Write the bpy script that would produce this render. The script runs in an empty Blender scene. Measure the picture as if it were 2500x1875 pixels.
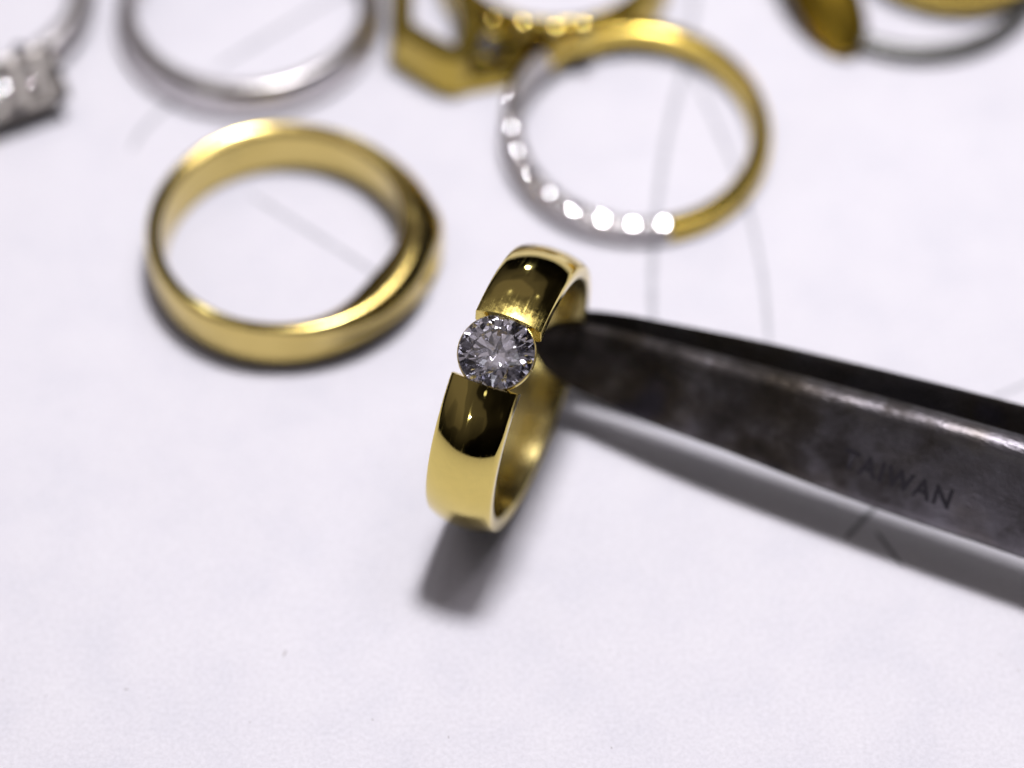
import bpy, math, random
import numpy as np
from mathutils import Vector, Matrix
random.seed(19)
MM = 0.001
PI = math.pi
D2R = math.radians
S = bpy.context.scene
COL = S.collection
V = Vector

# ------------------------------------------------------------------ camera
PITCH = D2R(54)
TGT = V((0, 0, 10)) * MM
KV = V((0, -math.cos(PITCH), math.sin(PITCH)))          # from the target towards the camera
CAMPOS = TGT + KV * (220 * MM)
cam_d = bpy.data.cameras.new('camera')
cam = bpy.data.objects.new('camera', cam_d); COL.objects.link(cam)
cam.location = CAMPOS
cam.rotation_euler = (math.pi / 2 - PITCH, 0, 0)
cam_d.sensor_width = 36
cam_d.lens = 106.7
cam_d.clip_start = 0.005
cam_d.clip_end = 50
cam_d.dof.use_dof = True
cam_d.dof.focus_distance = 0.2105
cam_d.dof.aperture_fstop = 10.5
cam_d.dof.aperture_blades = 0
S.camera = cam

# ------------------------------------------------------------------ render / view
S.view_settings.view_transform = 'Standard'
S.view_settings.look = 'None'
S.view_settings.exposure = 0.0
S.view_settings.gamma = 1.0
S.cycles.max_bounces = 20
S.cycles.transmission_bounces = 16
S.cycles.glossy_bounces = 10
S.cycles.diffuse_bounces = 4
S.cycles.caustics_reflective = False
S.cycles.caustics_refractive = False
S.cycles.blur_glossy = 0.0
S.cycles.sample_clamp_indirect = 6
S.cycles.use_denoising = True
S.unit_settings.system = 'METRIC'

# ------------------------------------------------------------------ node helpers
def nn(nt, typ, **kw):
    n = nt.nodes.new(typ)
    for k, v in kw.items():
        if k == 'ins':
            for a, b in v.items():
                n.inputs[a].default_value = b
        else:
            setattr(n, k, v)
    return n

def ramp(nt, stops, interp='LINEAR'):
    r = nt.nodes.new('ShaderNodeValToRGB')
    r.color_ramp.interpolation = interp
    e = r.color_ramp.elements
    while len(e) < len(stops):
        e.new(0.5)
    for el, (p, c) in zip(e, stops):
        el.position = p
        el.color = (c, c, c, 1) if isinstance(c, (int, float)) else (*c, 1)
    return r

# ------------------------------------------------------------------ world: the dim workshop round the bench
wd = bpy.data.worlds.new('World'); S.world = wd; wd.use_nodes = True
nt = wd.node_tree; nt.nodes.clear(); lk = nt.links.new
out = nn(nt, 'ShaderNodeOutputWorld'); bg = nn(nt, 'ShaderNodeBackground')
tc = nn(nt, 'ShaderNodeTexCoord')
mp = nn(nt, 'ShaderNodeMapping'); mp.inputs['Scale'].default_value = (1.0, 1.0, 0.75)
lk(tc.outputs['Generated'], mp.inputs['Vector'])
n1 = nn(nt, 'ShaderNodeTexNoise', ins={'Scale': 1.5, 'Detail': 1.5, 'Roughness': 0.4})
mp.inputs['Location'].default_value = (3.1, 1.7, 0.35)
lk(mp.outputs[0], n1.inputs['Vector'])
r1 = ramp(nt, [(0.40, (0.008, 0.007, 0.008)), (0.462, (0.016, 0.014, 0.015)), (0.475, (0.072, 0.064, 0.066)), (0.60, (0.096, 0.086, 0.088)), (0.66, (0.096, 0.086, 0.088)), (0.67, (0.17, 0.15, 0.15))])
sw = nn(nt, 'ShaderNodeSeparateXYZ'); lk(tc.outputs['Generated'], sw.inputs[0])
gx = nn(nt, 'ShaderNodeMapRange', ins={1: -0.5, 2: 0.6, 3: 0.17, 4: -0.11}); lk(sw.outputs['X'], gx.inputs[0])
ga = nn(nt, 'ShaderNodeMath', operation='ADD'); lk(n1.outputs['Fac'], ga.inputs[0]); lk(gx.outputs[0], ga.inputs[1])
lk(ga.outputs[0], r1.inputs[0])
n2 = nn(nt, 'ShaderNodeTexVoronoi', distance='CHEBYCHEV', ins={'Scale': 2.6})
lk(mp.outputs[0], n2.inputs['Vector'])
r2 = ramp(nt, [(0.0, 0.55), (0.32, 0.9), (0.36, 1.15), (1.0, 1.2)])
lk(n2.outputs['Distance'], r2.inputs[0])
mx = nn(nt, 'ShaderNodeMix', data_type='RGBA', blend_type='MULTIPLY'); mx.inputs[0].default_value = 1
lk(r1.outputs[0], mx.inputs[6]); lk(r2.outputs[0], mx.inputs[7])
sz = nn(nt, 'ShaderNodeSeparateXYZ'); lk(tc.outputs['Generated'], sz.inputs[0])
rz = ramp(nt, [(0.0, 0.12), (0.45, 0.9), (0.78, 1.0), (0.88, 2.4), (1.0, 4.2)]); lk(sz.outputs['Z'], rz.inputs[0])  # overhead brightening, added to light the diamond
mz = nn(nt, 'ShaderNodeMix', data_type='RGBA', blend_type='MULTIPLY'); mz.inputs[0].default_value = 1
lk(mx.outputs[2], mz.inputs[6]); lk(rz.outputs[0], mz.inputs[7])
vs_ = nn(nt, 'ShaderNodeTexVoronoi', ins={'Scale': 5.5}); lk(tc.outputs['Generated'], vs_.inputs['Vector'])  # round bright spots overhead, added for streaks in the diamond
rs = ramp(nt, [(0.0, 1.0), (0.15, 1.0), (0.18, 0.0)]); lk(vs_.outputs['Distance'], rs.inputs[0])
rt = ramp(nt, [(0.60, 0.0), (0.64, 1.0)]); lk(sz.outputs['Z'], rt.inputs[0])
ml = nn(nt, 'ShaderNodeMath', operation='MULTIPLY'); lk(rs.outputs[0], ml.inputs[0]); lk(rt.outputs[0], ml.inputs[1])
ml2 = nn(nt, 'ShaderNodeMath', operation='MULTIPLY'); lk(ml.outputs[0], ml2.inputs[0]); ml2.inputs[1].default_value = 1.6
me_ = nn(nt, 'ShaderNodeMix', data_type='RGBA', blend_type='ADD'); me_.inputs[0].default_value = 1
lk(mz.outputs[2], me_.inputs[6]); lk(ml2.outputs[0], me_.inputs[7])
lk(me_.outputs[2], bg.inputs[0]); bg.inputs[1].default_value = 1.0
lk(bg.outputs[0], out.inputs[0])

# ------------------------------------------------------------------ lamps
def disk_lamp(name, loc, aim, radius, power, col):
    ld = bpy.data.lights.new(name, 'AREA'); ld.shape = 'DISK'; ld.size = 2 * radius * MM
    ld.energy = power; ld.color = col
    o = bpy.data.objects.new(name, ld); COL.objects.link(o)
    o.location = V(loc) * MM
    o.rotation_euler = (V(aim) - V(loc)).to_track_quat('-Z', 'Y').to_euler()
    return o
disk_lamp('bench_lamp', (22, 54, 300), (0, 15, 0), 24, 0.83, (0.985, 0.96, 0.985))
disk_lamp('side_lamp', (115, 60, 330), (0, 10, 0), 46, 0.115, (1.0, 0.94, 0.98))
disk_lamp('back_left_lamp', (-190, 160, 330), (0, 10, 0), 60, 0.02, (0.93, 0.95, 1.0))  # wide, weak disk light from the back left
disk_lamp('far_lamp', (180, 1500, 420), (0, 0, 10), 18, 1.1, (0.95, 0.98, 1.0))
disk_lamp('front_lamp', (-600, -900, 520), (0, 0, 10), 9, 0.32, (1.0, 0.97, 0.9))

# ------------------------------------------------------------------ materials
def mat(name):
    m = bpy.data.materials.new(name); m.use_nodes = True
    n = m.node_tree; b = n.nodes['Principled BSDF']
    return m, n, b

def metal(name, base, rough=0.12, rvar=0.1, scratch=0.0, smudge=0.5, tint=None, bump=0.1):
    m, n, b = mat(name)
    b.inputs['Metallic'].default_value = 1
    t = nn(n, 'ShaderNodeTexCoord'); l = n.links.new
    s1 = nn(n, 'ShaderNodeTexNoise', ins={'Scale': 900.0, 'Detail': 5.0, 'Roughness': 0.65})
    l(t.outputs['Object'], s1.inputs['Vector'])
    mr = nn(n, 'ShaderNodeMapRange', ins={1: 0.35, 2: 0.7, 3: rough, 4: rough + rvar})
    l(s1.outputs['Fac'], mr.inputs[0]); l(mr.outputs[0], b.inputs['Roughness'])
    s2 = nn(n, 'ShaderNodeTexNoise', ins={'Scale': 260.0, 'Detail': 3.0})
    l(t.outputs['Object'], s2.inputs['Vector'])
    c2 = tint or tuple(c * 0.88 for c in base)
    mc = nn(n, 'ShaderNodeMix', data_type='RGBA'); mc.inputs[6].default_value = (*base, 1); mc.inputs[7].default_value = (*c2, 1)
    mr2 = nn(n, 'ShaderNodeMapRange', ins={1: 0.4, 2: 0.75, 3: 0.0, 4: smudge})
    l(s2.outputs['Fac'], mr2.inputs[0]); l(mr2.outputs[0], mc.inputs[0]); l(mc.outputs[2], b.inputs['Base Color'])
    bp = nn(n, 'ShaderNodeBump', ins={'Strength': bump, 'Distance': 0.00001})
    l(s1.outputs['Fac'], bp.inputs['Height'])
    last = bp
    if scratch:
        # hairline scratches: stretched noise in three directions, a touch rougher than the mirror round them
        acc = mr
        for k, (rz, sc) in enumerate(((0.5, 1.0), (-0.9, 0.8), (1.7, 1.2))):
            mpg = nn(n, 'ShaderNodeMapping'); mpg.inputs['Rotation'].default_value = (rz, 0, 0)
            mpg.inputs['Scale'].default_value = (150, 420 * sc, 9000 * sc); mpg.inputs['Location'].default_value = (k * 7.3, k * 3.1, 0)
            l(t.outputs['Object'], mpg.inputs['Vector'])
            sn = nn(n, 'ShaderNodeTexNoise', ins={'Scale': 1.0, 'Detail': 0.0})
            l(mpg.outputs[0], sn.inputs['Vector'])
            rr = ramp(n, [(0.67, 0.0), (0.74, 0.2 * scratch)])
            l(sn.outputs['Fac'], rr.inputs[0])
            ad_ = nn(n, 'ShaderNodeMath', operation='ADD'); l(acc.outputs[0], ad_.inputs[0]); l(rr.outputs[0], ad_.inputs[1])
            acc = ad_
        l(acc.outputs[0], b.inputs['Roughness'])
    l(last.outputs[0], b.inputs['Normal'])
    return m

M_gold = metal('polished_yellow_gold', (0.70, 0.56, 0.17), 0.018, 0.035, scratch=0.28, bump=0.0, smudge=0.4, tint=(0.62, 0.49, 0.14))
M_gold_in = metal('satin_gold_inside', (0.60, 0.50, 0.21), 0.20, 0.08, smudge=0.4, tint=(0.52, 0.43, 0.16))
M_leaf_dark = metal('darkened_leaf_gold', (0.42, 0.28, 0.035), 0.28, 0.12, smudge=0.6, tint=(0.28, 0.18, 0.02))  # leaf head gold; the dark room it reflects is put into the colour
M_pave = metal('pave_plate', (0.44, 0.41, 0.39), 0.4, 0.12, smudge=0.6, tint=(0.34, 0.31, 0.29))
M_gold4 = metal('yellow_gold_shank', (0.74, 0.55, 0.12), 0.14, 0.1, smudge=0.4, tint=(0.66, 0.47, 0.09))
M_gold2 = metal('worn_yellow_gold', (0.64, 0.50, 0.17), 0.17, 0.06, smudge=0.5, tint=(0.54, 0.41, 0.12))
M_gold3 = metal('deep_yellow_gold', (0.44, 0.325, 0.06), 0.17, 0.12, smudge=0.5, tint=(0.38, 0.27, 0.05))
M_white = metal('white_gold', (0.62, 0.59, 0.60), 0.27, 0.06, smudge=0.5, tint=(0.5, 0.49, 0.48))
M_bright = metal('bright_white_gold', (0.8, 0.77, 0.76), 0.04, 0.03, bump=0.0)
M_grey = metal('grey_silver', (0.15, 0.15, 0.145), 0.38, 0.15, smudge=0.6, tint=(0.11, 0.11, 0.105))

def gem_material(name, tint=(1, 1, 1)):
    m = bpy.data.materials.new(name); m.use_nodes = True
    n = m.node_tree; n.nodes.clear(); l = n.links.new
    o = nn(n, 'ShaderNodeOutputMaterial')
    prev = None
    for c, ior in (((1, 0, 0), 2.412), ((0, 1, 0), 2.42), ((0, 0, 1), 2.432)):
        g = nn(n, 'ShaderNodeBsdfGlass'); g.inputs['Color'].default_value = (c[0] * tint[0], c[1] * tint[1], c[2] * tint[2], 1)
        g.inputs['IOR'].default_value = ior; g.inputs['Roughness'].default_value = 0.0
        if prev is None: prev = g
        else:
            a = nn(n, 'ShaderNodeAddShader'); l(prev.outputs[0], a.inputs[0]); l(g.outputs[0], a.inputs[1]); prev = a
    l(prev.outputs[0], o.inputs[0])
    return m
M_gem0 = gem_material('diamond_glass', (0.97, 0.97, 1.0))

def clear_gem(name, ior):
    m = bpy.data.materials.new(name); m.use_nodes = True
    n = m.node_tree; n.nodes.clear()
    o = nn(n, 'ShaderNodeOutputMaterial'); g = nn(n, 'ShaderNodeBsdfGlass')
    g.inputs['Color'].default_value = (0.97, 0.97, 1, 1); g.inputs['IOR'].default_value = ior; g.inputs['Roughness'].default_value = 0.0
    n.links.new(g.outputs[0], o.inputs[0]); return m
M_gem = clear_gem('clear_gemstone', 2.38)

# paper
M_paper, n, b = mat('white_paper'); l = n.links.new
t = nn(n, 'ShaderNodeTexCoord')
pn = nn(n, 'ShaderNodeTexNoise', ins={'Scale': 160.0, 'Detail': 5.0, 'Roughness': 0.6})
l(t.outputs['Object'], pn.inputs['Vector'])
pr = ramp(n, [(0.33, (0.80, 0.79, 0.86)), (0.5, (0.835, 0.82, 0.885)), (0.68, (0.855, 0.84, 0.90))])
l(pn.outputs['Fac'], pr.inputs[0])
pf = nn(n, 'ShaderNodeTexNoise', ins={'Scale': 3200.0, 'Detail': 4.0, 'Roughness': 0.7})
l(t.outputs['Object'], pf.inputs['Vector'])
pfr = nn(n, 'ShaderNodeMapRange', ins={1: 0.3, 2: 0.7, 3: 0.885, 4: 1.05})
l(pf.outputs['Fac'], pfr.inputs[0])
pm = nn(n, 'ShaderNodeMix', data_type='RGBA', blend_type='MULTIPLY'); pm.inputs[0].default_value = 1
l(pr.outputs[0], pm.inputs[6]); l(pfr.outputs[0], pm.inputs[7]); l(pm.outputs[2], b.inputs['Base Color'])
b.inputs['Roughness'].default_value = 0.75
b.inputs['Specular IOR Level'].default_value = 0.25
pb = nn(n, 'ShaderNodeBump', ins={'Strength': 0.5, 'Distance': 0.00004}); l(pf.outputs['Fac'], pb.inputs['Height'])
pb2 = nn(n, 'ShaderNodeBump', ins={'Strength': 0.5, 'Distance': 0.00025}); l(pn.outputs['Fac'], pb2.inputs['Height'])
l(pb2.outputs[0], pb.inputs['Normal']); l(pb.outputs[0], b.inputs['Normal'])

# pencil
M_pencil, n, b = mat('pencil_graphite'); l = n.links.new
t = nn(n, 'ShaderNodeTexCoord')
pn = nn(n, 'ShaderNodeTexNoise', ins={'Scale': 2500.0, 'Detail': 3.0}); l(t.outputs['Object'], pn.inputs['Vector'])
pr = ramp(n, [(0.35, (0.40, 0.40, 0.44)), (0.65, (0.60, 0.60, 0.65))]); l(pn.outputs['Fac'], pr.inputs[0])
l(pr.outputs[0], b.inputs['Base Color']); b.inputs['Roughness'].default_value = 0.7
M_pencil_dark, n, b = mat('dark_pencil_graphite'); l = n.links.new
t = nn(n, 'ShaderNodeTexCoord')
pn = nn(n, 'ShaderNodeTexNoise', ins={'Scale': 2500.0, 'Detail': 3.0}); l(t.outputs['Object'], pn.inputs['Vector'])
pr = ramp(n, [(0.35, (0.22, 0.22, 0.25)), (0.65, (0.42, 0.42, 0.46))]); l(pn.outputs['Fac'], pr.inputs[0])
l(pr.outputs[0], b.inputs['Base Color']); b.inputs['Roughness'].default_value = 0.7

# tweezers steel
M_steel, n, b = mat('worn_tweezer_steel'); l = n.links.new
t = nn(n, 'ShaderNodeTexCoord')
b.inputs['Metallic'].default_value = 1
sa = nn(n, 'ShaderNodeTexNoise', ins={'Scale': 260.0, 'Detail': 7.0, 'Roughness': 0.62, 'Distortion': 0.0})
l(t.outputs['Object'], sa.inputs['Vector'])
sx = nn(n, 'ShaderNodeSeparateXYZ'); l(t.outputs['Object'], sx.inputs[0])
mg = nn(n, 'ShaderNodeMapRange', ins={1: 0.006, 2: 0.030, 3: -0.15, 4: 0.14}); l(sx.outputs['X'], mg.inputs[0])
ad = nn(n, 'ShaderNodeMath', operation='ADD'); l(sa.outputs['Fac'], ad.inputs[0]); l(mg.outputs[0], ad.inputs[1])
rc = ramp(n, [(0.26, (0.024, 0.021, 0.020)), (0.46, (0.058, 0.052, 0.052)), (0.62, (0.12, 0.112, 0.122)), (0.85, (0.18, 0.17, 0.19))])
l(ad.outputs[0], rc.inputs[0])
sb = nn(n, 'ShaderNodeTexNoise', ins={'Scale': 170.0, 'Detail': 2.0}); l(t.outputs['Object'], sb.inputs['Vector'])
rb = ramp(n, [(0.45, (1, 1, 1)), (0.62, (0.80, 0.72, 0.52)), (0.75, (0.62, 0.62, 0.86))]); l(sb.outputs['Fac'], rb.inputs[0])
mm_ = nn(n, 'ShaderNodeMix', data_type='RGBA', blend_type='MULTIPLY'); mm_.inputs[0].default_value = 0.7
l(rc.outputs[0], mm_.inputs[6]); l(rb.outputs[0], mm_.inputs[7]); l(mm_.outputs[2], b.inputs['Base Color'])
rr = ramp(n, [(0.35, 0.62), (0.65, 0.36)]); l(ad.outputs[0], rr.inputs[0]); l(rr.outputs[0], b.inputs['Roughness'])
sf = nn(n, 'ShaderNodeTexNoise', ins={'Scale': 2600.0, 'Detail': 4.0, 'Roughness': 0.6}); l(t.outputs['Object'], sf.inputs['Vector'])
bmp = nn(n, 'ShaderNodeMapping'); bmp.inputs['Scale'].default_value = (500, 7000, 2000); bmp.inputs['Rotation'].default_value = (0, 0, 0.25); l(t.outputs['Object'], bmp.inputs['Vector'])
bno = nn(n, 'ShaderNodeTexNoise', ins={'Scale': 1.0, 'Detail': 2.0}); l(bmp.outputs[0], bno.inputs['Vector'])
bbr = nn(n, 'ShaderNodeBump', ins={'Strength': 0.6, 'Distance': 0.00003}); l(bno.outputs['Fac'], bbr.inputs['Height'])
bp = nn(n, 'ShaderNodeBump', ins={'Strength': 0.8, 'Distance': 0.00006}); l(sf.outputs['Fac'], bp.inputs['Height'])
bp2 = nn(n, 'ShaderNodeBump', ins={'Strength': 0.4, 'Distance': 0.0002}); l(sa.outputs['Fac'], bp2.inputs['Height'])
l(bp2.outputs[0], bbr.inputs['Normal']); l(bbr.outputs[0], bp.inputs['Normal']); l(bp.outputs[0], b.inputs['Normal'])

M_stamp, n, b = mat('dark_stamp_letters')  # flat dark letters; shade of the recess put into their colour
b.inputs['Base Color'].default_value = (0.034, 0.031, 0.038, 1); b.inputs['Metallic'].default_value = 0.0; b.inputs['Roughness'].default_value = 0.9; b.inputs['Specular IOR Level'].default_value = 0.1

# ------------------------------------------------------------------ object helpers (geometry in millimetres)
def link_mesh(name, verts, faces, m, parent=None, smooth=35, mats=None, fmat=None):
    me = bpy.data.meshes.new(name)
    me.from_pydata([tuple(c * MM for c in v) for v in verts], [], faces)
    me.validate(); me.update()
    for mt in (mats or [m]): me.materials.append(mt)
    if fmat is not None:
        for p, i in zip(me.polygons, fmat): p.material_index = i
    if smooth:
        me.shade_smooth(); me.set_sharp_from_angle(angle=D2R(smooth))
    o = bpy.data.objects.new(name, me); COL.objects.link(o)
    if parent is not None: o.parent = parent
    return o

def thing(name, label, cat, mat4=None, group=None):
    o = bpy.data.objects.new(name, None); COL.objects.link(o)
    o.empty_display_size = 0.005
    if mat4 is not None: o.matrix_world = mat4
    o['label'] = label; o['category'] = cat
    if group: o['group'] = group
    return o

def frame(origin, x, z):
    z = V(z).normalized(); x = V(x); x = (x - z * x.dot(z)).normalized(); y = z.cross(x)
    M = Matrix((x, y, z)).transposed().to_4x4(); M.translation = V(origin) * MM
    return M

def sweep(section, thetas, closed=True, cap=True):
    """section(theta) -> list of (r, z[, dtheta]); loops about local Z"""
    verts, faces = [], []
    loops = [section(t) for t in thetas]
    m = len(loops[0])
    for t, lp in zip(thetas, loops):
        for p in lp:
            tt = t + (p[2] if len(p) > 2 else 0)
            verts.append((p[0] * math.cos(tt), p[0] * math.sin(tt), p[1]))
    nL = len(thetas)
    for i in range(nL if closed else nL - 1):
        j = (i + 1) % nL
        for k in range(m):
            k2 = (k + 1) % m
            faces.append((i * m + k, j * m + k, j * m + k2, i * m + k2))
    if not closed and cap:
        faces.append(tuple(range(m))[::-1]) ; faces.append(tuple((nL - 1) * m + k for k in range(m)))
    return verts, faces

def fix_normals(o):
    import bmesh
    bm = bmesh.new(); bm.from_mesh(o.data); bmesh.ops.recalc_face_normals(bm, faces=bm.faces); bm.to_mesh(o.data); bm.free()
    return o

def rounded(points, rad, n=4):
    """round the corners of a closed polygon of (r,z)"""
    out = []
    N = len(points)
    for i in range(N):
        p0, p1, p2 = V(points[i - 1]), V(points[i]), V(points[(i + 1) % N])
        rd = rad[i] if isinstance(rad, (list, tuple)) else rad
        a = (p0 - p1); b_ = (p2 - p1)
        ra = min(rd, a.length * 0.45); rb_ = min(rd, b_.length * 0.45)
        A = p1 + a.normalized() * ra; B = p1 + b_.normalized() * rb_
        for k in range(n + 1):
            s = k / n
            q = A * (1 - s) ** 2 + p1 * 2 * s * (1 - s) + B * s ** 2
            out.append((q[0], q[1]))
    return out

def sst(a, b, x):
    x = max(0, min(1, (x - a) / (b - a))); return x * x * (3 - 2 * x)

def brilliant(R, crown=0.30, pav=0.82, table=0.57, ng=32):
    """round brilliant cut, axis +Z, girdle at z=0; R in mm"""
    vs, fs = [], []
    hc, hp, gt = crown * R, pav * R, 0.035 * R
    def add(r, a, z): vs.append((r * math.cos(a), r * math.sin(a), z)); return len(vs) - 1
    A = 2 * PI / 8
    T = [add(table * R, k * A, hc) for k in range(8)]
    rm = 0.775
    zm = hc * (1 - (rm * math.cos(A / 2) - table) / (1 - table))
    Mx = [add(rm * R, (k + .5) * A, zm) for k in range(8)]
    per = ng // 8
    Gt = [add(R, k * 2 * PI / ng, gt * .5) for k in range(ng)]
    Gb = [add(R, k * 2 * PI / ng, -gt * .5) for k in range(ng)]
    rp = 0.24
    P = [add(rp * R, (k + .5) * A, -hp * (1 - rp * math.cos(A / 2))) for k in range(8)]
    cu = add(0, 0, -hp)
    fs.append(tuple(T))
    for k in range(8):
        k1 = (k + 1) % 8
        fs.append((T[k1], T[k], Mx[k]))
        fs.append((T[k], Mx[k - 1], Gt[k * per], Mx[k]))
        h = per // 2
        for s0 in range(2):
            g0 = k * per + s0 * h
            fs.append(tuple([Mx[k]] + [Gt[(g0 + q) % ng] for q in range(h + 1)]))
            fs.append(tuple([P[k]] + [Gb[(g0 + q) % ng] for q in range(h, -1, -1)]))
        fs.append((P[k - 1], cu, P[k], Gb[k * per]))
    for k in range(ng):
        k1 = (k + 1) % ng
        fs.append((Gt[k], Gb[k], Gb[k1], Gt[k1]))
    return vs, fs

# ------------------------------------------------------------------ the paper
NX = 40
pv, pf_ = [], []
for j in range(NX + 1):
    for i in range(NX + 1):
        pv.append((-210 + 420 * i / NX, -170 + 420 * j / NX, 0))
for j in range(NX):
    for i in range(NX):
        a0 = j * (NX + 1) + i
        pf_.append((a0, a0 + 1, a0 + NX + 2, a0 + NX + 1))
paper = link_mesh('paper', pv, pf_, M_paper)
paper['kind'] = 'structure'
so = paper.modifiers.new('thickness', 'SOLIDIFY'); so.thickness = 0.12 * MM; so.offset = -1

dv, df = [], []
for _ in range(26):
    cx, cy = random.uniform(-40, 40), random.uniform(-26, 8)
    r_ = random.uniform(0.02, 0.07); a_ = random.uniform(0, PI); el_ = random.uniform(1, 4)
    b0 = len(dv)
    for q in range(6):
        t_ = q * PI / 3
        x_, y_ = r_ * el_ * math.cos(t_), r_ * math.sin(t_) * random.uniform(.7, 1.2)
        dv.append((cx + x_ * math.cos(a_) - y_ * math.sin(a_), cy + x_ * math.sin(a_) + y_ * math.cos(a_), 0.01))
    dv.append((cx, cy, 0.05))
    for q in range(6): df.append((b0 + q, b0 + (q + 1) % 6, b0 + 6))
M_dust, n, b = mat('workshop_dust'); b.inputs['Base Color'].default_value = (0.45, 0.42, 0.42, 1); b.inputs['Roughness'].default_value = 0.9
dust = link_mesh('dust', dv, df, M_dust); dust['kind'] = 'stuff'; dust['label'] = 'fine grey specks of workshop dust on the white paper'; dust['category'] = 'dust'
def pencil(pts, width, m):
    """a pencil stroke on the paper: a flat ribbon along a smooth curve through pts (mm)"""
    pts = [V((p[0], p[1])) for p in pts]
    dense = []
    P = [pts[0] * 2 - pts[1]] + pts + [pts[-1] * 2 - pts[-2]]
    for i in range(1, len(P) - 2):
        for s in range(14):
            u = s / 14
            a, b_, c, d = P[i - 1], P[i], P[i + 1], P[i + 2]
            dense.append(0.5 * ((2 * b_) + (-a + c) * u + (2 * a - 5 * b_ + 4 * c - d) * u * u + (-a + 3 * b_ - 3 * c + d) * u ** 3))
    dense.append(pts[-1])
    vs, fs = [], []
    for i, p in enumerate(dense):
        q = dense[min(i + 1, len(dense) - 1)] - dense[max(i - 1, 0)]
        nrm = V((-q.y, q.x)).normalized()
        e = min(i, len(dense) - 1 - i) / 5
        w = width * min(1, 0.25 + 0.75 * e) * (0.8 + 0.4 * random.random()) / 2
        vs.append((p.x + nrm.x * w, p.y + nrm.y * w, 0.02)); vs.append((p.x - nrm.x * w, p.y - nrm.y * w, 0.02))
        if i: fs.append((2 * i - 2, 2 * i - 1, 2 * i + 1, 2 * i))
    return link_mesh('pencil_line', vs, fs, m, paper, smooth=None)
pencil([(-21.2, 26.2), (-16.5, 22.6), (-11.9, 18.97), (-9.5, 16.8)], 0.42, M_pencil)
pencil([(-24.8, 39.4), (-21, 42.6), (-17.3, 45.7), (-13, 49)], 0.5, M_pencil)
pencil([(-30.9, 30.6), (-30.2, 32.6), (-28.4, 35.2), (-26, 37.4)], 0.45, M_pencil)
pencil([(16.3, 55), (15.2, 46), (14.2, 39.4), (12.6, 32), (11.5, 24), (11.0, 17.5), (10.9, 11)], 0.55, M_pencil)
pencil([(13.8, 42), (15.4, 37.5), (17.1, 31.9), (18.7, 25.6), (19.7, 17.6), (19.9, 10)], 0.42, M_pencil)
pencil([(35.8, 5.5), (39.2, 7.2), (44, 10)], 0.3, M_pencil)
pencil([(24.6, -6.9), (25.6, -5.7), (27.4, -3.6)], 0.42, M_pencil_dark)
pencil([(26.9, -6.2), (27.6, -7.4), (28.7, -9.3)], 0.32, M_pencil_dark)

# ------------------------------------------------------------------ the gold ring held by the tweezers
AX = V((.931, -.362, -.048)).normalized()
NV = V((-.1645, -.533, .830)); MV = V((.3256, .765, .556))
t13 = D2R(12.2)
SD = (NV * math.cos(t13) + MV * math.sin(t13)).normalized()
HC = V((-0.17, -0.98, 10.79))
HM = frame(HC, SD, AX)      # local X = stone direction, Z = axis, Y = Z x X
held = thing('diamond_ring', 'polished wide gold ring with one round diamond, held upright by the tweezers', 'ring', HM)
RO, RI, HW = 10.67, 9.05, 2.47
def hero_section(k_in=0.0, shr=0.0):
    pts = []
    N = 22
    cr = 0.20
    for i in range(N + 1):       # domed outside, with rounded shoulders
        s = -1 + 2 * i / N
        w = s * (HW - 0.10)
        pts.append((RO - 0.5 * abs(s) ** 2.2 - 0.03, w))
    pts = [(pts[0][0] - 0.10, -HW + 0.03), ] + pts + [(pts[-1][0] - 0.10, HW - 0.03)]
    inner = [(RI + 0.28, HW), (RI + 0.08, HW - 0.10), (RI, HW - 0.35), (RI - 0.02, 0), (RI, -HW + 0.35), (RI + 0.08, -HW + 0.10), (RI + 0.28, -HW)]
    pts += inner
    if shr:
        c = V(((RO + RI) / 2, 0))
        q = []
        for p in pts:
            d = V((p[0], p[1])) - c
            q.append((c.x + d.x * (1 - shr / 0.75), c.y + d.y * (1 - shr / 2.4)))
        pts = q
    return pts
NS = 150
h_th = []
verts, faces = [], []
base = hero_section()
small = hero_section(shr=0.07)
gn = M_gold.node_tree; gl = gn.links.new; gb_ = gn.nodes['Principled BSDF']
gt = nn(gn, 'ShaderNodeTexCoord'); gs_ = nn(gn, 'ShaderNodeSeparateXYZ'); gl(gt.outputs['Object'], gs_.inputs[0])
gy = nn(gn, 'ShaderNodeMapRange', interpolation_type='SMOOTHSTEP', ins={1: -0.0056, 2: -0.0024, 3: 0.0, 4: 1.0}); gl(gs_.outputs['Y'], gy.inputs[0])
gy2 = nn(gn, 'ShaderNodeMapRange', ins={1: -0.0021, 2: -0.0018, 3: 1.0, 4: 0.0}); gl(gs_.outputs['Y'], gy2.inputs[0])
gx_ = nn(gn, 'ShaderNodeMapRange', ins={1: 0.002, 2: 0.003, 3: 0.0, 4: 1.0}); gl(gs_.outputs['X'], gx_.inputs[0])
gno = nn(gn, 'ShaderNodeTexNoise', ins={'Scale': 2600.0, 'Detail': 4.0, 'Roughness': 0.7}); gl(gt.outputs['Object'], gno.inputs['Vector'])
gnr = nn(gn, 'ShaderNodeMapRange', ins={1: 0.3, 2: 0.7, 3: 0.10, 4: 0.34}); gl(gno.outputs['Fac'], gnr.inputs[0])
g1 = nn(gn, 'ShaderNodeMath', operation='MULTIPLY'); gl(gy.outputs[0], g1.inputs[0]); gl(gy2.outputs[0], g1.inputs[1])
g2 = nn(gn, 'ShaderNodeMath', operation='MULTIPLY'); gl(g1.outputs[0], g2.inputs[0]); gl(gx_.outputs[0], g2.inputs[1])
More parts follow.
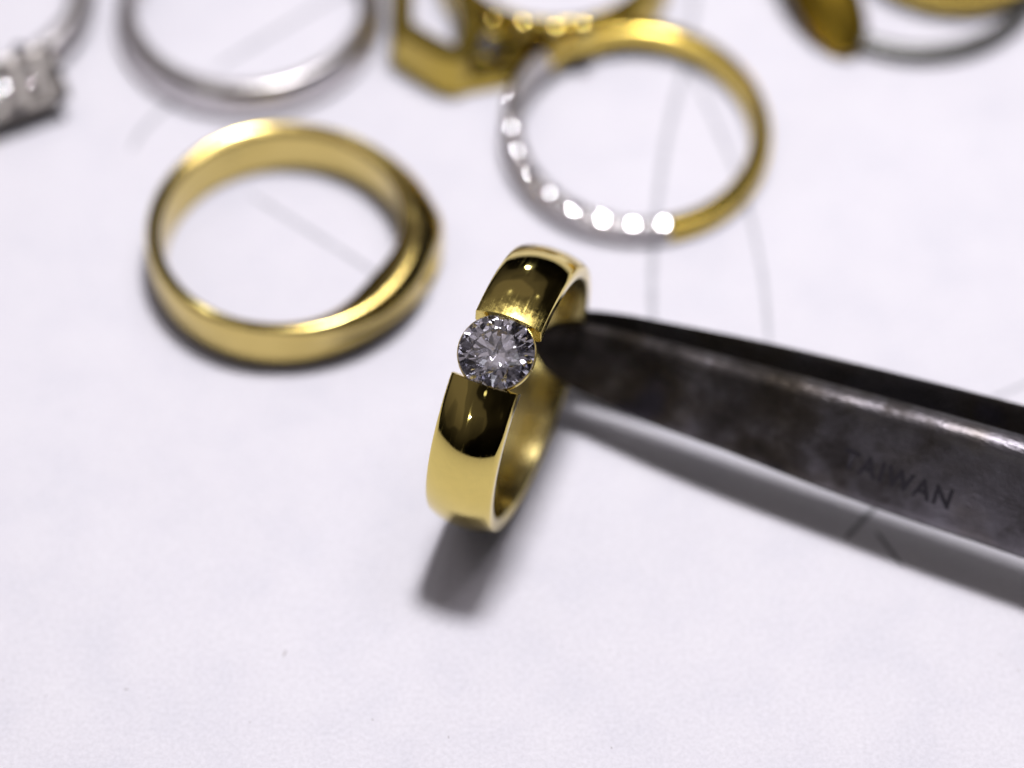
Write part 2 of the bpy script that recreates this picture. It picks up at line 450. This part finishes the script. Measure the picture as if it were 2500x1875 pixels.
g3 = nn(gn, 'ShaderNodeMath', operation='MULTIPLY'); gl(g2.outputs[0], g3.inputs[0]); gl(gnr.outputs[0], g3.inputs[1])
g4 = nn(gn, 'ShaderNodeMath', operation='ADD'); g4.inputs[1].default_value = 0
gl(gb_.inputs['Roughness'].links[0].from_socket, g4.inputs[1]); gl(g3.outputs[0], g4.inputs[0]); gl(g4.outputs[0], gb_.inputs['Roughness'])
def end_off(r, w):
    """half opening angle of the gap at radius r, offset w: lightly scooped round the stone"""
    k = (r - RI) / (RO - RI)
    g = D2R(12.7 + 0.9 * k)
    return g + D2R(0.45) * (1 - (w / HW) ** 2) 
U = [0.0] + [0.0004] + list(np.linspace(0.003, 0.997, NS)) + [0.9996, 1.0]
m_ = len(base)
for iu, u in enumerate(U):
    sec = small if iu in (0, len(U) - 1) else base
    for (r, w) in sec:
        g = end_off(r, w)
        lip = 0.0
        th = g + (2 * PI - 2 * g) * u
        # slight flare of the band's ends on the right side, and the hand-filed unevenness of an old ring
        edge = min(th - g, 2 * PI - g - th)
        rr_ = r + 0.015 * math.sin(3 * th + 1) - (0.34 * math.exp(-edge / 0.13) if r < RI + 0.35 else 0)
        verts.append((rr_ * math.cos(th), rr_ * math.sin(th), w))
for i in range(len(U) - 1):
    for k in range(m_):
        k2 = (k + 1) % m_
        faces.append((i * m_ + k, (i + 1) * m_ + k, (i + 1) * m_ + k2, i * m_ + k2))
faces.append(tuple(range(m_))); faces.append(tuple((len(U) - 1) * m_ + k for k in range(m_)))
inner_k = set(range(m_ - 7, m_))
fmat = [1 if (q % m_ in inner_k and q < (len(U) - 1) * m_) else 0 for q in range(len(faces))]
band = fix_normals(link_mesh('band', verts, faces, M_gold, held, smooth=50, mats=[M_gold, M_gold_in], fmat=fmat))

# open cup under the stone
SR = 2.72
GR = 9.80
vs, fs = sweep(lambda t: rounded([(SR + 0.03, 0.0), (SR - 0.12, -0.02), (1.9, -0.95), (2.1, -1.08), (SR + 0.05, -0.28)], 0.04, 2), [2 * PI * i / 72 for i in range(72)])
cup = fix_normals(link_mesh('setting_cup', [(v[2] + GR, v[0], v[1]) for v in vs], fs, M_gold, held, smooth=50))
vs, fs = brilliant(SR - 0.02, crown=0.30, pav=0.88, ng=64)
ca, sa_ = math.cos(0.21), math.sin(0.21)
dia = fix_normals(link_mesh('diamond', [(v[2] + GR + 0.08, v[0] * ca - v[1] * sa_, v[0] * sa_ + v[1] * ca) for v in vs], fs, M_gem, held, smooth=None))

# ------------------------------------------------------------------ tweezers
TL = V((0.90743159, -0.42019985, 0.0))
TF = V((-0.37101445, -0.80121453, 0.46947156)); TW = TF.cross(TL) * -1
if TW.z < 0: TW = -TW
TP = V((2.30, 6.28, 5.92))
# local X = along the arm, Y = across its face (up), Z = away from the viewer, so that the frame is right handed
TM = frame(TP, TL, TL.cross(TW))
ZS = 1 if TL.cross(TW).dot(TF) > 0 else -1
tw = thing('tweezers', 'dark worn steel tweezers stamped TAIWAN, gripping the upright diamond ring from the right', 'tweezers', TM)
PROF = [(-0.7, 0.6, 0.55), (-0.55, 0.0, 1.1), (-0.2, -0.75, 1.75), (0.6, -1.45, 2.45), (2.3, -2.0, 3.2), (5, -2.2, 3.75), (9.5, -2.4, 4.3), (15.7, -2.2, 5.0), (23, -2.3, 5.75), (29, -2.25, 6.35), (36, -1.95, 6.95), (45, -1.7, 7.3), (70, -1.5, 7.3), (100, -0.6, 6.4), (125, 0.9, 5.2)]
def prof(x):
    for a, b_ in zip(PROF, PROF[1:]):
        if x <= b_[0]:
            s = (x - a[0]) / (b_[0] - a[0]); return a[1] + (b_[1] - a[1]) * s, a[2] + (b_[2] - a[2]) * s
    return PROF[-1][1:]
def face_h(x, s):
    th = 0.62 + 0.9 * sst(0, 18, x)
    roll = max(0, (s - 0.66) / 0.34)
    return th * (1 - 0.8 * (1 - math.sqrt(max(0, 1 - roll * roll))) - (0.3 * max(0, (-s - 0.8) / 0.2) ** 2)) + 0.28 * (1 - s * s) * sst(0, 10, x)
def arm(side):
    """side +1: the arm nearer the viewer, inside the ring; -1: the one behind the band"""
    xs = [-0.7, -0.55, -0.35, -0.1, 0.2, 0.6, 1.2, 2, 3, 4.2, 5.5, 7, 9, 11, 13] + list(np.arange(15.5, 126, 2.5))
    vs, fs = [], []
    m = 0
    for x in xs:
        lo, hi = prof(x)
        if side < 0: lo, hi = lo + 0.1, hi + 0.10
        w = (hi - lo) / 2; c = (hi + lo) / 2
        # spread: both arms touch the band at the tip and part towards the hand, joining again at the heel
        sp = 0.0 + 2.7 * math.sin(min(1, max(0, (x - 0.5)) / 110) * PI) ** 0.8 if x > 0.5 else 0
        th = 0.62 + 0.9 * sst(0, 18, x)
        if side > 0: z0 = 0.03
        else: z0 = -1.72 - sp
        sec = []
        NP = 26
        for i in range(NP + 1):            # the face, gently bulged, rolling off at its edges
            s = -1 + 2 * i / NP
            z = face_h(x, s)
            sec.append((c + w * s, z))
        sec.append((c + w * 1.0, th * 0.12)); sec.append((c + w * 0.86, 0)); sec.append((c - w * 0.86, 0)); sec.append((c - w * 1.0, th * 0.12))
        m = len(sec)
        for (yy, zz) in sec:
            z = z0 + zz if side > 0 else z0 - zz
            vs.append((x, yy, z * ZS))
    for i in range(len(xs) - 1):
        for k in range(m):
            k2 = (k + 1) % m
            fs.append((i * m + k, (i + 1) * m + k, (i + 1) * m + k2, i * m + k2))
    fs.append(tuple(range(m))); fs.append(tuple((len(xs) - 1) * m + k for k in range(m)))
    return fix_normals(link_mesh('arm', vs, fs, M_steel, tw, smooth=40))
front_arm = arm(+1)
rear_arm = arm(-1)
# the stamped word on the near face
cu = bpy.data.curves.new('stamp_curve', 'FONT'); cu.body = 'TAIWAN'; cu.size = 2.0 * MM; cu.extrude = 0.0
cu.space_character = 1.18; cu.offset = 0.00006
tmp = bpy.data.objects.new('stamp_tmp', cu); COL.objects.link(tmp)
dg = bpy.context.evaluated_depsgraph_get()
me = bpy.data.meshes.new_from_object(tmp.evaluated_get(dg))
bpy.data.objects.remove(tmp)
xs_ = [v.co.x for v in me.vertices]; x0_, x1_ = min(xs_), max(xs_)
sc_ = 8.3 * MM / (x1_ - x0_)
def face_z(x, y):
    lo, hi = prof(x); w = (hi - lo) / 2; c = (hi + lo) / 2; s = (y - c) / w
    sp = 2.7 * math.sin(min(1, max(0, (x - 0.5)) / 110) * PI) ** 0.8
    th = 0.62 + 0.55 * sst(0, 18, x)
    return 0.03 + face_h(x, s)
import bmesh
bm = bmesh.new(); bm.from_mesh(me)
bmesh.ops.triangulate(bm, faces=bm.faces)
for v in bm.verts:
    x = 24.3 + (v.co.x - x0_) * sc_ / MM
    y = 0.40 - 0.035 * (x - 24.3) + v.co.y * 1.1 / MM
    v.co = V((x, y, (face_z(x, y) + 0.03) * ZS)) * MM
bm.to_mesh(me); bm.free()
me.materials.clear(); me.materials.append(M_stamp)
stamp = bpy.data.objects.new('stamped_word', me); COL.objects.link(stamp); stamp.parent = tw
stamp['label'] = 'stamped word TAIWAN'

# ------------------------------------------------------------------ crossover gold ring lying at the left
def place(x, y, z=0, rot=0, tilt_axis=None, tilt=0):
    Mx = Matrix.Translation(V((x, y, z)) * MM)
    if tilt_axis is not None: Mx = Mx @ Matrix.Rotation(D2R(tilt), 4, V(tilt_axis))
    return Mx @ Matrix.Rotation(D2R(rot), 4, 'Z')
ra = thing('crossover_ring', 'thick yellow gold crossover ring lying flat, left of the upright diamond ring', 'ring', place(-17.9, 19.2, 0))
def A_section(t):
    d = math.degrees(t)
    if d > 180: d -= 360
    near = sst(-100, -22, d) * (1 - sst(-4, 9, d)) if d < 20 else 0          # lower strand swelling towards the right
    far = (1 - sst(15, 85, d)) * sst(-6, 8, d) if d > -10 else 0             # upper strand falling away to the outside
    bulge = math.exp(-(abs(d - 4) / (25 if d > 4 else 34)) ** 1.7)
    cut = math.exp(-((d + 36) / 25) ** 2)
    ri = 9.35
    tw_ = 1.0 + 0.15 * sst(20, 70, d) * (1 - sst(110, 190, d))
    zt = 4.85 + 0.7 * math.exp(-((d + 5) / 30) ** 2)
    ro = 10.6 + 1.95 * bulge
    notch = 1.0 * math.exp(-((d + 13) / 4.5) ** 2)
    crest_r = ri + 0.85 + 0.35 * near + 0.15 * far
    crest_z = zt
    out_r = ri + 1.08 + 1.25 * near + 1.1 * far + 0.5 * bulge
    out_z = zt - 0.10 - 1.05 * near - 1.15 * far
    inner_z = zt - 0.36 - 0.75 * near
    pts = [(ri, 0.15), (ri - 0.35 * cut, 1.8), (ri - 0.95 * cut, inner_z - 0.25), (ri + 0.10 - 0.95 * cut, inner_z),
           (crest_r, crest_z), (out_r, out_z), (max(ro, out_r + 0.1), out_z - 0.55), (ro - notch, 2.1), (ro - notch * 0.9, 1.3), (ro - 0.1, 0.5), (ro - 0.35, 0.0), (ri + 0.3, 0.0)]
    return rounded(pts, [0.2, 0.2, 0.1, 0.08, 0.3 + 0.65 * near, 0.3 + 0.2 * near, 0.4, 0.5, 0.4, 0.3, 0.3, 0.2], 3)
vs, fs = sweep(A_section, [2 * PI * i / 220 for i in range(220)])
A = fix_normals(link_mesh('band', vs, fs, M_gold2, ra, smooth=60))

# ------------------------------------------------------------------ plain white gold band, top left
rb_ = thing('plain_band_ring', 'plain white gold band with faceted edge, lying behind the crossover ring', 'ring', place(-21.9, 44.85, 0))
vs, fs = sweep(lambda t: rounded([(9.45, 0.1), (9.45, 3.15), (9.6, 3.3), (10.35, 3.2), (10.95, 2.3), (11.1, 0.5), (10.7, 0.0), (9.6, 0.0)], 0.2, 3), [2 * PI * i / 160 for i in range(160)])
fix_normals(link_mesh('band', vs, fs, M_white, rb_, smooth=40))

# ------------------------------------------------------------------ two-tone half eternity ring
rc_ = thing('half_eternity_ring', 'thin ring, half yellow gold and half white gold set with a row of small diamonds', 'ring', place(9.75, 31.2, 0.9, 0, (0.75, 0.66, 0), 0))
rc_.matrix_world = Matrix.Translation(V((10.0, 31.6, 0.75)) * MM) @ Matrix.Rotation(D2R(4.5), 4, V((0.83, 0.55, 0)).normalized())
RCi, RCo, RCz = 9.3, 10.95, 1.9
def C_sec(t):
    return rounded([(RCi, 0.1), (RCi, RCz - 0.15), (RCi + 0.25, RCz), (RCo - 0.45, RCz), (RCo, RCz - 0.55), (RCo, 0.35), (RCo - 0.3, 0.0), (RCi + 0.25, 0.0)], 0.22, 3)
g0, g1 = -77, 138          # degrees of the yellow part
th = [D2R(g0 + (g1 - g0) * i / 100) for i in range(101)]
vs, fs = sweep(C_sec, th, closed=False)
o = fix_normals(link_mesh('yellow_shank', vs, fs, M_gold4, rc_, smooth=50)); o['label'] = 'yellow gold half of the ring'
th = [D2R(g1 + (360 + g0 - g1) * i / 90) for i in range(91)]
vs, fs = sweep(C_sec, th, closed=False)
o = fix_normals(link_mesh('stone_set_shank', vs, fs, M_white, rc_, smooth=50)); o['label'] = 'white gold half set with small diamonds'
small_vs, small_fs = brilliant(0.67, crown=0.3, pav=0.8, table=0.5, ng=16)
dim_vs, dim_fs = brilliant(0.67, crown=0.3, pav=0.8, table=0.2, ng=16)
dim_me = None
stone_me = None
bead_me = None
def bead_mesh(r):
    vs, fs = [], []
    nu, nv_ = 12, 7
    for j in range(nv_ + 1):
        a = PI * j / nv_
        for i in range(nu):
            b2 = 2 * PI * i / nu
            vs.append((r * math.sin(a) * math.cos(b2), r * math.sin(a) * math.sin(b2), r * math.cos(a)))
    for j in range(nv_):
        for i in range(nu):
            fs.append((j * nu + i, (j + 1) * nu + i, (j + 1) * nu + (i + 1) % nu, j * nu + (i + 1) % nu))
    return vs, fs
n_st = 9
LAMP = V((22, 54, 300)) * MM
CM = rc_.matrix_world.copy(); CMi = CM.inverted()
for i in range(n_st):
    d = g0 - 2.5 - i * 13.6
    a = D2R(d)
    rad = V((math.cos(a), math.sin(a), 0)); el = D2R(66)
    nrm = rad * math.cos(el) + V((0, 0, 1)) * math.sin(el)
    pos = rad * (RCo - 0.72) + V((0, 0, RCz - 0.02))
    # stone tilts are shaped for glints: turned between lamp and camera, slightly jittered
    wp = CM @ (pos * MM)
    bis = ((LAMP - wp).normalized() + (CAMPOS - wp).normalized()).normalized()
    bis = (CMi.to_3x3() @ bis).normalized()
    k = (0.885, 0.96, 0.97, 0.89, 0.88, 0.86, 0.92, 0.95, 0.9)[i]
    nrm = (nrm * (1 - k) + bis * k + V((random.uniform(-1, 1), random.uniform(-1, 1), 0)) * 0.012).normalized()
    if stone_me is None:
        st = fix_normals(link_mesh('small_diamond', small_vs, small_fs, M_gem, rc_, smooth=None)); stone_me = st.data
    else:
        if i > 3 and dim_me is None:
            st = fix_normals(link_mesh('small_diamond', dim_vs, dim_fs, M_gem, rc_, smooth=None)); dim_me = st.data
        else:
            st = bpy.data.objects.new('small_diamond', dim_me if i > 3 else stone_me); COL.objects.link(st); st.parent = rc_
    st.matrix_local = frame(pos, V((-math.sin(a), math.cos(a), 0)), nrm)
    # the pair of grains between neighbouring stones
    for dz in (0.0,):
        a2 = D2R(d - 6.8)
        rad2 = V((math.cos(a2), math.sin(a2), 0))
        p2 = rad2 * (RCo - 0.5) + V((0, 0, RCz - 0.1))
        if bead_me is None:
            bv, bf = bead_mesh(0.36)
            gb = fix_normals(link_mesh('setting_grain', bv, bf, M_bright, rc_, smooth=80)); bead_me = gb.data
        else:
            gb = bpy.data.objects.new('setting_grain', bead_me); COL.objects.link(gb); gb.parent = rc_
        gb.location = p2 * MM

# ------------------------------------------------------------------ openwork gold ring, top centre
rd = thing('openwork_ring', 'chunky openwork yellow gold ring with a row of beads, behind the half eternity ring', 'ring', place(3.6, 50.2, 0))
vs, fs = sweep(lambda t: rounded([(8.6, 0.1), (8.5, 3.9), (8.9, 4.3), (9.6, 4.2), (10.0, 3.0), (10.1, 0.4), (9.8, 0.0), (8.8, 0)], 0.25, 3), [2 * PI * i / 120 for i in range(120)])
fix_normals(link_mesh('band', vs, fs, M_gold3, rd, smooth=50))
def bar(pts, w, z0, z1, name, m, parent, closed=False, zz=None):
    """upright strip of thickness w following pts (local mm), between z0 and z1 (lists allowed)"""
    vs, fs = [], []
    N = len(pts)
    P = [V((p[0], p[1])) for p in pts]
    secs = []
    for i in range(N):
        q = (P[(i + 1) % N] - P[i - 1]) if closed else (P[min(i + 1, N - 1)] - P[max(i - 1, 0)])
        nr = V((-q.y, q.x)).normalized()
        a0 = z0[i] if isinstance(z0, list) else z0; a1 = z1[i] if isinstance(z1, list) else z1
        h = w / 2; e = min(0.2, h * .5)
        for (s, z) in ((-h, a0 + e), (-h, a1 - e), (-h + e, a1), (h - e, a1), (h, a1 - e), (h, a0 + e), (h - e, a0), (-h + e, a0)):
            vs.append((P[i].x + nr.x * s, P[i].y + nr.y * s, z))
    m8 = 8
    for i in range(N if closed else N - 1):
        j = (i + 1) % N
        for k in range(8):
            fs.append((i * 8 + k, j * 8 + k, j * 8 + (k + 1) % 8, i * 8 + (k + 1) % 8))
    if not closed:
        fs.append(tuple(range(8))); fs.append(tuple((N - 1) * 8 + k for k in range(8)))
    return fix_normals(link_mesh(name, vs, fs, m, parent, smooth=40))
def smooth_pts(pts, n=6, closed=False):
    out = []
    N = len(pts); P = [V(p) for p in pts]
    g = (lambda i: P[i % N]) if closed else (lambda i: P[max(0, min(N - 1, i))])
    for i in range(N if closed else N - 1):
        for s in range(n):
            u = s / n; a, b_, c, d = g(i - 1), g(i), g(i + 1), g(i + 2)
            out.append(tuple(0.5 * ((2 * b_) + (-a + c) * u + (2 * a - 5 * b_ + 4 * c - d) * u * u + (-a + 3 * b_ - 3 * c + d) * u ** 3)))
    if not closed: out.append(tuple(P[-1]))
    return out
# pierced side frame hanging at the left of the head
fr = [(-12.6, 1.5), (-12.7, -3.0), (-12.6, -9.6), (-12.3, -10.4), (-8.9, -13.0), (-7.5, -12.7), (-6.9, -10.2), (-7.6, -5.4), (-8.6, 0.5), (-10.5, 3.0)]
bar(smooth_pts(fr, 2, True), 1.7, 0.1, [4.9] * 200, 'pierced_frame', M_gold3, rd, closed=True)
bar(smooth_pts([(-7.6, -12.9), (-4.5, -12.2), (-1.5, -11.1), (1.4, -9.2)], 5), 1.4, 0.0, 2.2, 'lower_scroll', M_gold3, rd)
bar(smooth_pts([(-7.2, -9.0), (-5.5, -8.6), (-3.2, -9.4), (-1.0, -9.4)], 5), 1.3, 0.5, 3.4, 'upper_scroll', M_gold3, rd)
for i, (bx_, by_, br) in enumerate([(-2.75, -9.95, 1.05), (-0.1, -10.45, 1.05), (2.2, -10.15, 1.1), (-5.2, -9.2, 0.6)]):
    bv, bf = bead_mesh(br)
    o = fix_normals(link_mesh('bead', bv, bf, M_gold, rd, smooth=80)); o.location = V((bx_, by_, 4.2)) * MM
col_v, col_f = sweep(lambda t: rounded([(0.95, 0), (0.95, 1.4), (1.3, 1.4), (1.2, 0)], 0.1, 2), [2 * PI * i / 24 for i in range(24)])
cl = fix_normals(link_mesh('collet', col_v, col_f, M_gold3, rd)); cl.matrix_local = frame((-5.4, -10.3, 2.2), (1, 0, 0), (-.1, -.6, .8))
gs = bpy.data.objects.new('small_diamond', stone_me); COL.objects.link(gs); gs.parent = rd
gs.matrix_local = frame(V((-5.4, -10.3, 2.2)) + V((-.1, -.6, .8)) * 1.2, (1, 0, 0), (-.1, -.6, .8)) @ Matrix.Scale(1.2, 4)

# ------------------------------------------------------------------ top right: gold ring leaning in a grey hoop
re1 = thing('thin_hoop_ring', 'thin dark grey silver ring, blurred at the top right corner', 'ring', place(34.0, 50.9, 0))
vs, fs = sweep(lambda t: rounded([(9.9, 0.1), (9.9, 1.5), (10.1, 1.7), (11.0, 1.5), (11.2, 0.8), (11.0, 0.1)], 0.2, 2), [2 * PI * i / 140 for i in range(140)])
fix_normals(link_mesh('band', vs, fs, M_grey, re1, smooth=50))
re2 = thing('leaf_head_ring', 'gold ring with a broad leaf shaped head, lying over the thin dark hoop', 'ring',
            Matrix.Translation(V((37.6, 54.6, 1.2)) * MM) @ Matrix.Rotation(D2R(5), 4, 'X'))
vs, fs = sweep(lambda t: rounded([(8.2, 0.1), (8.2, 3.2), (8.6, 3.5), (9.4, 3.1), (9.9, 1.8), (9.6, 0.3), (8.6, 0)], 0.4, 3), [2 * PI * i / 140 for i in range(140)])
fix_normals(link_mesh('band', vs, fs, M_gold4, re2, smooth=50))
# the head: a rounded leaf with a raised midrib, tip down on the paper
LF = re2.matrix_world.inverted() @ frame((28.3, 40.6, 0.55), (-0.42, 0.76, 0.49), (-0.10, -0.54, 0.80))
vs, fs = [], []
NL, NW = 26, 10
for side in (0, 1):
    for i in range(NL + 1):
        u = i / NL; xx = 13.5 * u
        hw_ = 3.0 * (math.sin(PI * u) ** 0.38) * (1 - 0.25 * u) + 0.02
        for j in range(NW + 1):
            v = -1 + 2 * j / NW
            ridge = 0.75 * (1 - abs(v)) ** 1.1 * math.sin(PI * u) ** 0.5
            z = (0.5 * (1 - abs(v) ** 6) + ridge) if side == 0 else -0.6 * (1 - abs(v) ** 6)
            vs.append((xx, hw_ * v, z + 0.9 * u * (1 - u)))
st_ = (NL + 1) * (NW + 1)
for side in (0, 1):
    for i in range(NL):
        for j in range(NW):
            a0 = side * st_ + i * (NW + 1) + j
            fs.append((a0, a0 + NW + 1, a0 + NW + 2, a0 + 1))
def rim_loop():
    L_ = [i * (NW + 1) for i in range(NL + 1)] + [NL * (NW + 1) + j for j in range(1, NW + 1)]
    L_ += [i * (NW + 1) + NW for i in range(NL - 1, -1, -1)] + [j for j in range(NW - 1, 0, -1)]
    return L_
L_ = rim_loop()
for i in range(len(L_)):
    a0, b0 = L_[i], L_[(i + 1) % len(L_)]
    fs.append((a0, b0, b0 + st_, a0 + st_))
hd2 = fix_normals(link_mesh('leaf_head', vs, fs, M_leaf_dark, re2, smooth=60)); hd2.matrix_local = LF

# ------------------------------------------------------------------ top left corner: ring with a pavé head
rf = thing('pave_head_ring', 'white gold ring with a square pavé set head, cut off by the left edge', 'ring')
rf.matrix_world = Matrix.Translation(V((-45.7, 46.3, 1.0)) * MM) @ Matrix.Rotation(D2R(3), 4, V((0.7, 0.7, 0)).normalized())
vs, fs = sweep(lambda t: rounded([(9.0, 0.1), (9.0, 2.5), (9.3, 2.8), (10.5, 2.6), (10.9, 1.8), (10.9, 0.9), (10.5, 0.1)], 0.25, 3), [2 * PI * i / 140 for i in range(140)])
fix_normals(link_mesh('band', vs, fs, M_white, rf, smooth=50))
HF = frame((5.0, -11.5, 2.7), (0.90, 0.43, 0), (0.25, -0.5, 0.83))
def boxm(x0, x1, y0, y1, z0, z1, tap=0.0):
    vs = [(x0 + tap, y0 + tap, z0), (x1 - tap, y0 + tap, z0), (x1 - tap, y1 - tap, z0), (x0 + tap, y1 - tap, z0), (x0, y0, z1), (x1, y0, z1), (x1, y1, z1), (x0, y1, z1)]
    return vs, [(0, 3, 2, 1), (4, 5, 6, 7), (0, 1, 5, 4), (1, 2, 6, 5), (2, 3, 7, 6), (3, 0, 4, 7)]
vs, fs = boxm(-5.2, 4.4, -2.6, 2.6, -1.2, 1.0, 0.7)
hd = fix_normals(link_mesh('head', vs, fs, M_pave, rf, smooth=None)); hd.matrix_local = HF
bv = hd.modifiers.new('bevel', 'BEVEL'); bv.width = 0.5 * MM; bv.segments = 3
for i in range(5):
    for j in range(3):
        g = bpy.data.objects.new('small_diamond', dim_me); COL.objects.link(g); g.parent = rf
        g.matrix_local = HF @ Matrix.Translation(V((-4.0 + 1.85 * i, -1.7 + 1.7 * j + (0.8 if i % 2 else 0) + random.uniform(-.2, .2), 1.05)) * MM) @ Matrix.Rotation(random.uniform(-.5, .5), 4, 'X') @ Matrix.Rotation(random.uniform(-.4, .4), 4, 'Y') @ Matrix.Rotation(random.random(), 4, 'Z')
